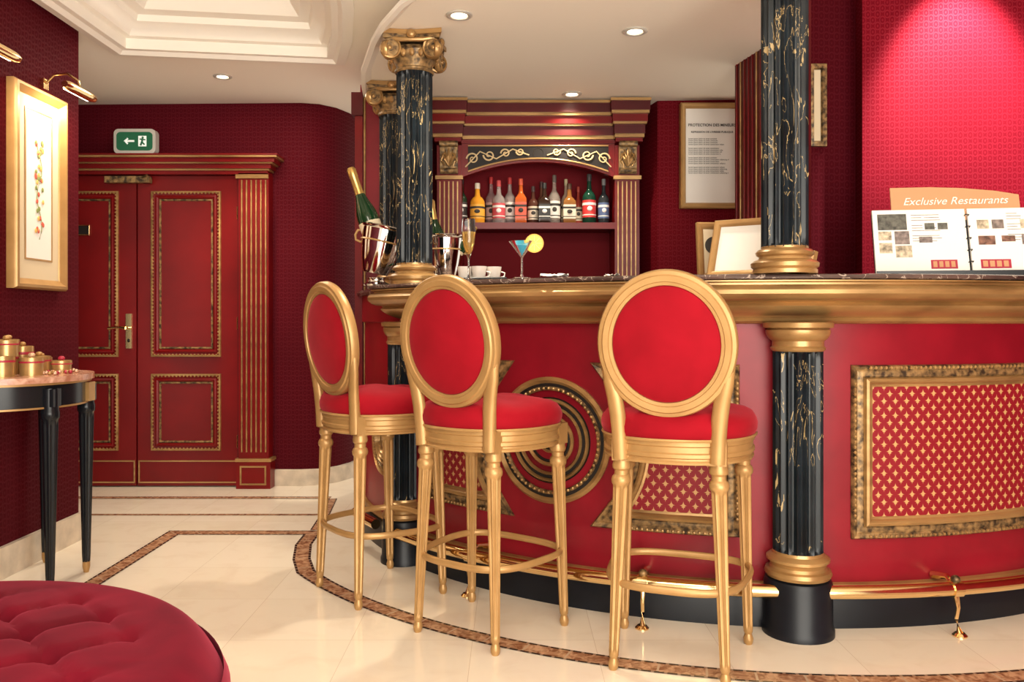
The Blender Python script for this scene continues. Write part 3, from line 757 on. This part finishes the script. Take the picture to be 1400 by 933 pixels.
def bottle(x, y, z, h, r, col, label, lcol, cap, clear=False, square=False, lab=(.14, .48)):
    key = 'g_' + '_'.join(str(int(c * 100)) for c in col) + str(clear)
    if key not in M: M[key] = simple('bottle_glass', col, .08, Transmission_Weight=.75 if clear else 0.0, IOR=1.35)
    for kk, cc in (('l_' + str(lcol), lcol), ('c_' + str(cap), cap)):
        if kk not in M: M[kk] = simple('bottle_label', cc, .5)
    b = B(); sh = .60
    sf = (lambda rr, zz, a: rr * (1 / max(abs(cos(a)), abs(sin(a)))) * .90 if zz < h * .58 else rr) if square else None
    b.lathe([(.0001, 0), (r * .9, 0), (r, .006), (r, h * .52), (r * .96, h * .57), (r * .7, h * sh + .01), (r * .42, h * .68), (r * .34, h * .74), (r * .30, h * .87), (r * .34, h * .875), (r * .34, h * .9)], key, seg=32, flute=sf)
    b.lathe([(r * .34, h * .86), (r * .36, h * .87), (r * .36, h * .985), (r * .32, h), (.0001, h)], 'c_' + str(cap), seg=20)
    if label:
        sf2 = (lambda rr, zz, a: rr * (1 / max(abs(cos(a)), abs(sin(a)))) * .90) if square else None
        b.lathe([(r * 1.015, h * lab[0]), (r * 1.015, h * lab[1])], 'l_' + str(lcol), seg=32, flute=sf2)
        l2 = 'ink' if sum(lcol) > .8 else 'paper_w'
        b.lathe([(r * 1.025, h * (lab[0] + .04)), (r * 1.025, h * (lab[0] + .06))], l2, seg=32, flute=sf2)
        b.lathe([(r * 1.025, h * (lab[1] - .10)), (r * 1.025, h * (lab[1] - .05))], l2, seg=32, flute=sf2)
        b.ell((0, -r * 1.0, h * (lab[0] + lab[1]) / 2), (r * .4, r * .1, h * .05), l2, 12, 6)
    b.build('liquor_bottle', (x, y, z))
S = 4.62 / 1120
for (px, y, h, r, col, lc, cap, clear, sq) in (
    (631, 4.62, .27, .032, (.02, .04, .02), (.06, .05, .05), (.1, .1, .1), 0, 0), (653, 4.60, .235, .041, (.80, .34, .03), (.85, .42, .05), (.85, .75, .6), 0, 0),
    (671, 4.69, .285, .032, (.75, .5, .5), (.6, .35, .3), (.5, .03, .03), 1, 0), (682, 4.60, .25, .036, (.85, .75, .72), (.60, .08, .10), (.7, .1, .1), 1, 0),
    (697, 4.65, .275, .033, (.8, .7, .66), (.75, .68, .62), (.5, .04, .04), 1, 0), (712, 4.60, .26, .035, (.5, .10, .02), (.70, .10, .05), (.75, .12, .06), 0, 1),
    (729, 4.63, .222, .031, (.08, .03, .02), (.65, .58, .45), (.08, .05, .05), 0, 0), (744, 4.59, .235, .035, (.03, .015, .01), (.02, .02, .02), (.02, .02, .02), 0, 1), (741, 4.70, .26, .027, (.2, .08, .05), (.4, .1, .08), (.1, .05, .05), 0, 0),
    (758, 4.63, .285, .033, (.8, .7, .62), (.80, .76, .70), (.15, .12, .1), 1, 0), (778, 4.60, .232, .038, (.26, .11, .03), (.78, .70, .55), (.1, .05, .03), 0, 1), (775, 4.70, .275, .028, (.55, .4, .3), (.7, .6, .4), (.6, .5, .3), 0, 0),
    (805, 4.60, .285, .038, (.01, .05, .03), (.7, .05, .05), (.05, .05, .05), 0, 0), (792, 4.69, .23, .025, (.35, .05, .03), (.6, .5, .35), (.4, .05, .03), 0, 0), (825, 4.61, .26, .031, (.03, .035, .04), (.1, .15, .3), (.2, .2, .2), 0, 0)):
    bottle((px - 700) * S, y, 1.5925, h, r, col, True, lc, cap, clear, sq)

# ------------------------------------------------------------------ champagne on the bar
def bucket(x, y, z, ty=0, sc=1.2):
    b = B(); X = Matrix.Rotation(ty, 4, 'Y') @ Matrix.Scale(sc, 4)
    b.lathe([(.0001, 0), (.05, 0), (.056, .01), (.07, .06), (.082, .12), (.088, .18), (.094, .185), (.096, .192), (.09, .196), (.084, .19), (.075, .1), (.05, .02), (.0001, .015)], 'chrome', seg=48, X=X)
    b.lathe([(.0835, .128), (.0885, .13), (.0855, .135)], 'gold', seg=40, X=X)
    for s in (-1, 1):
        b.tube([(s * .088, 0, .165), (s * .106, 0, .16), (s * .112, 0, .14), (s * .106, 0, .12), (s * .083, 0, .115)], .005, 'gold', up=(0, 1, 0), X=X)
    b.build('champagne_bucket', (x, y, z))
def champ(x, y, z, tilt, yaw, L=.32, r=.044):
    b = B(); X = Matrix.Rotation(yaw, 4, 'Z') @ Matrix.Rotation(tilt, 4, 'Y')
    b.lathe([(.0001, 0), (r * .95, 0), (r, .008), (r, L * .5), (r * .93, L * .56), (r * .62, L * .66), (r * .42, L * .74), (r * .37, L * .8)], 'greenglass', seg=32, X=X)
    b.lathe([(r * .46, L * .70), (r * .40, L * .78), (r * .38, L * .9), (r * .42, L * .91), (r * .42, L * .98), (r * .3, L), (.0001, L)], 'foil', seg=24, X=X)
    b.lathe([(r * 1.01, L * .30), (r * 1.01, L * .46)], 'paper_c', seg=32, X=X)
    b.build('champagne_bottle', (x, y, z))
bucket(-.605, 3.62, 1.262, radians(12), 1.08); champ(-.605 + .045, 3.62, 1.285, radians(-19), 0, .47, .048)
bucket(-.315, 3.86, 1.245, 0, 1.08); champ(-.335, 3.88, 1.27, radians(-8), 0, .36); champ(-.325, 3.84, 1.30, radians(38), 0, .25, .036)
for (x, y) in ((-.600, 3.62), (-.315, 3.86)):
    b = B(); b.lathe([(.0001, 1.2065), (.06, 1.2065), (.064, 1.214), (.04, 1.225), (.035, 1.235), (.045, 1.243), (.0001, 1.243)], 'chrome', (x, y), seg=32); b.build('bucket_stand')
b = B(); b.lathe([(.0001, 0), (.032, .001), (.030, .004), (.006, .008), (.004, .02), (.004, .085), (.010, .10), (.022, .14), (.027, .19), (.024, .235)], 'glass', seg=28)
b.lathe([(.0001, .1), (.012, .108), (.0205, .14), (.025, .185), (.0001, .185)], 'champ', seg=24); b.build('champagne_flute', (-.165, 3.12, 1.2065))
b = B(); b.lathe([(.0001, 0), (.034, .001), (.032, .004), (.006, .008), (.0035, .02), (.0035, .075), (.006, .08), (.048, .135)], 'glass', seg=32)
b.lathe([(.0001, .082), (.036, .120), (.0001, .1205)], 'blueliq', seg=28)
Xo = Matrix.Translation((.045, -.005, .128)) @ Matrix.Rotation(radians(90), 4, 'X')
b.lathe([(.0001, -.003), (.029, -.003), (.034, -.003), (.034, .003), (.029, .003), (.0001, .003)], 'orange', seg=32, X=Xo); b.lathe([(.0001, .0036), (.029, .0036)], 'orangein', seg=32, X=Xo)
for i in range(8):
    a = pi * i / 4; b.tube([(.004 * cos(a), .004 * sin(a), .0038), (.027 * cos(a), .027 * sin(a), .0038)], .0007, 'paper_c', X=Xo, seg=5)
b.build('cocktail_glass', (.036, 2.98, 1.2065))
b = B(); b.box(-.12, .10, -.07, .07, 0, .012, 'black'); b.frame([(-.12, -.07), (.10, -.07), (.10, .07), (-.12, .07)], [(0, .0), (.004, .02), (0, .024), (-.006, .012)], 'black', lambda a, c, o: (a, c, o))
M['porc'] = simple('porcelain', (.85, .78, .7), .2)
for (x, y) in ((-.07, 0), (-.01, -.02), (.05, .01), (-.04, .04)):
    b.lathe([(.0001, .012), (.02, .012), (.024, .02), (.032, .07), (.031, .07), (.022, .02), (.0001, .018)], 'porc', (x, y), seg=24)
    b.tube([(x + .03, y, .05), (x + .045, y, .045), (x + .043, y, .03), (x + .026, y, .026)], .003, 'porc', up=(0, 1, 0))
b.build('coffee_cup_tray', (-.125, 3.38, 1.2065))
b = B(); random.seed(9)
for (x0, w) in ((.10, .10), (.33, .05)):
    rows = []
    for i in range(9):
        rows.append([(x0 + w * (i / 8), 2.88 + .06 * j / 6 + random.uniform(-.004, .004), 1.209 + random.random() * .012) for j in range(7)])
    b.grid(rows, 'paper_w')
b.build('paper_napkins')

# ------------------------------------------------------------------ framed certificate on wall
b = B(); yw = 4.405; x0, x1, z0, z1 = .905, 1.24, 1.66, 2.225
b.frame(rect(x0, x1, z0, z1), [(0, -.03), (0, .014), (-.008, .022), (-.02, .020), (-.028, .010), (-.03, 0)], 'gold', FY(yw))
b.poly([rect(x0 + .02, x1 - .02, z0 + .02, z1 - .02)], FY(yw - .002), 'paper_w')
cert = b.build('framed_certificate')
XT = lambda x, y, z, rz=0: Matrix.Translation((x, y, z)) @ Matrix.Rotation(pi / 2, 4, 'X')
tt = text(cert, 'PROTECTION DES MINEURS', .0205, 'ink', XT(1.075, yw - .004, 2.10)); tt.data.offset = .0003
tt = text(cert, 'REPRESSION DE L\'IVRESSE PUBLIQUE', .0140, 'ink', XT(1.075, yw - .004, 2.065)); tt.data.offset = .0002
random.seed(2); lines = []
for i in range(20):
    lines.append('' if i % 5 == 4 else ('lorem ipsum dolor sit amet consectetur adipiscing elit sed do'[:random.randint(34, 52)]))
text(cert, '\n'.join(lines), .0102, 'ink', XT(.948, yw - .004, 2.03), align='LEFT')
b = B(); yw = 3.79
b.frame(rect(1.37, 1.452, 1.86, 2.24), [(0, -.02), (0, .014), (-.02, .018), (-.026, .006)], 'antique', FY(yw)); b.poly([rect(1.37, 1.45, 1.88, 2.22)], FY(yw - .004), 'paper_c'); b.build('small_framed_picture')

def deskframe(x, y, yaw, lean, w, h, fill='paper_w', name='desk_photo_frame', med=False):
    b = B(); X = Matrix.Rotation(yaw, 4, 'Z') @ Matrix.Rotation(-lean, 4, 'X')
    f = FY(0)
    b.frame(rect(-w / 2, w / 2, 0, h), [(0, -.012), (0, .006), (-.006, .012), (-.014, .010), (-.024, .004), (-.026, 0)], 'gold', f, X=X)
    b.poly([rect(-w / 2 + .02, w / 2 - .02, .02, h - .02)], FY(.001), fill, X=X); b.box(-w / 2 + .002, w / 2 - .002, .004, .012, .002, h - .002, 'black', X=X)
    if med: b.lathe([(.0001, .003), (.034, .003), (.034, 0)], 'ink', seg=24, X=X @ Matrix.Translation((-.02, 0, h * .6)) @ Matrix.Rotation(pi / 2, 4, 'X'))
    b.box(-.02, .02, .010, .014, 0.0, h * .7, 'black', X=Matrix.Rotation(yaw, 4, 'Z') @ Matrix.Translation((0, h * .7 * sin(lean) * 1.75, 0)) @ Matrix.Rotation(lean * .75, 4, 'X'))
    return b.build(name, (x, y, 1.2105))
deskframe(.80, 2.93, radians(-33), radians(24), .215, .235)
deskframe(.80, 3.15, radians(4), radians(7), .17, .225, 'paper_c', med=True)
deskframe(1.02, 2.90, radians(-60), radians(14), .10, .09, 'tan', 'table_card')

root = bpy.data.objects.new('brochure_display_stand', None); scene.collection.objects.link(root); root.location = (1.655, 2.95, 1.2075); root.rotation_euler = (0, 0, radians(-9))
lean = radians(14); SC = Matrix.Scale(1.12, 4); X = SC @ Matrix.Rotation(-lean, 4, 'X')
b = B()
b.box(-.30, .30, -.045, .06, 0, .012, 'black', X=SC); b.box(-.30, .30, -.048, -.042, 0, .022, 'black', X=SC)
b.box(-.29, .29, .005, .012, .012, .225, 'black', X=X)
arch = [(-.225, .20), (.17, .20), (.17, .285), (.10, .30), (0, .312), (-.1, .318), (-.225, .318)]
b.poly([arch], lambda a, c, o: (a, .004, c), 'tan', X=X); b.poly([arch], lambda a, c, o: (a, .010, c), 'tan', X=X)
for (u0, u1) in ((-.29, -.004), (.004, .29)):
    b.box(u0, u1, -.006, .003, .012, .235, 'paper_w', X=X)
random.seed(11)
pal = [(.05, .05, .08), (.25, .12, .08), (.45, .3, .18), (.12, .12, .1), (.25, .2, .18), (.55, .2, .12), (.6, .5, .35)]
for i, c_ in enumerate(pal): M['ph%d' % i] = simple('printed_photo', c_, .5, var=.7, vs=60)
for (px, pz, w, h) in ((-.275, .165, .09, .055), (-.275, .13, .04, .03), (-.225, .115, .045, .045), (-.275, .085, .04, .035), (-.225, .07, .05, .04), (-.13, .165, .03, .022), (-.09, .165, .03, .022), (-.15, .12, .04, .02), (.03, .165, .035, .03), (.075, .165, .035, .03), (.03, .11, .05, .03), (.10, .12, .04, .02), (.16, .165, .04, .03), (.16, .11, .045, .035), (.22, .14, .05, .04)):
    b.box(px, px + w, -.0075, -.006, pz, pz + h, 'ph%d' % random.randint(0, 6), X=X)
for (px, pz, w, h) in ((-.12, .03, .08, .03), (.03, .03, .09, .03), (.17, .035, .08, .03)):
    b.box(px, px + w, -.0075, -.006, pz, pz + h, 'tinred', X=X)
    for q in range(4): b.box(px + .006 + q * w / 4.4, px + w / 4.4 + q * w / 4.4, -.0082, -.0075, pz + .005, pz + h - .005, 'tan', X=X)
for i in range(12):
    for u in (-.17, -.13, .12, .23):
        if i % 4 != 3: b.box(u, u + random.uniform(.03, .05), -.0072, -.006, .215 - i * .009, .2165 - i * .009, 'ph4', X=X)
for i in range(5): b.tube([(-.006, -.004, .05 + i * .04), (-.006, -.014, .052 + i * .04), (.006, -.014, .052 + i * .04), (.006, -.004, .05 + i * .04)], .0016, 'black', X=X)
ob = b.build('display_board'); ob.parent = root
text(root, 'Exclusive Restaurants', .037, 'paper_w', X @ Matrix.Translation((-.028, .002, .255)) @ Matrix.Rotation(pi / 2, 4, 'X'), name='header_lettering').data.shear = .35

# ------------------------------------------------------------------ lights
def area(name, loc, tgt, sx, sy, e, col):
    L = bpy.data.lights.new(name, 'AREA'); L.shape = 'RECTANGLE'; L.size = sx; L.size_y = sy; L.energy = e; L.color = col
    o = bpy.data.objects.new(name, L); scene.collection.objects.link(o); o.location = loc
    o.rotation_euler = (Vector(tgt) - Vector(loc)).to_track_quat('-Z', 'Y').to_euler(); return o
area('rear_fill', (.9, -1.4, 1.1), (.2, 2.0, 1.95), 3.0, 1.9, 172, (1, .94, .84))  # added fill behind the camera, tilted up to brighten the ceiling; no window modelled
area('lobby_fill', (-.2, .6, 2.40), (-.2, 1.6, 0), 1.2, .9, 48, (1, .90, .76))  # added overhead fill, out of view, to brighten the foreground
area('hall_fill', (-1.4, 4.4, 2.40), (-1.6, 4.6, 0), .8, .4, 14, (1, .86, .70))  # soft area fill over the hall, without a fixture
w = bpy.data.worlds.new('world'); scene.world = w; w.use_nodes = True
w.node_tree.nodes['Background'].inputs[0].default_value = (1, .90, .77, 1); w.node_tree.nodes['Background'].inputs[1].default_value = 1.2

cam = bpy.data.cameras.new('camera'); cam.lens = 28.8; cam.sensor_width = 36; cam.shift_y = -26.5 / 1400; cam.clip_start = .05
co = bpy.data.objects.new('camera', cam); scene.collection.objects.link(co); co.location = (0, 0, 1.05); co.rotation_euler = (pi / 2, 0, 0)
scene.camera = co
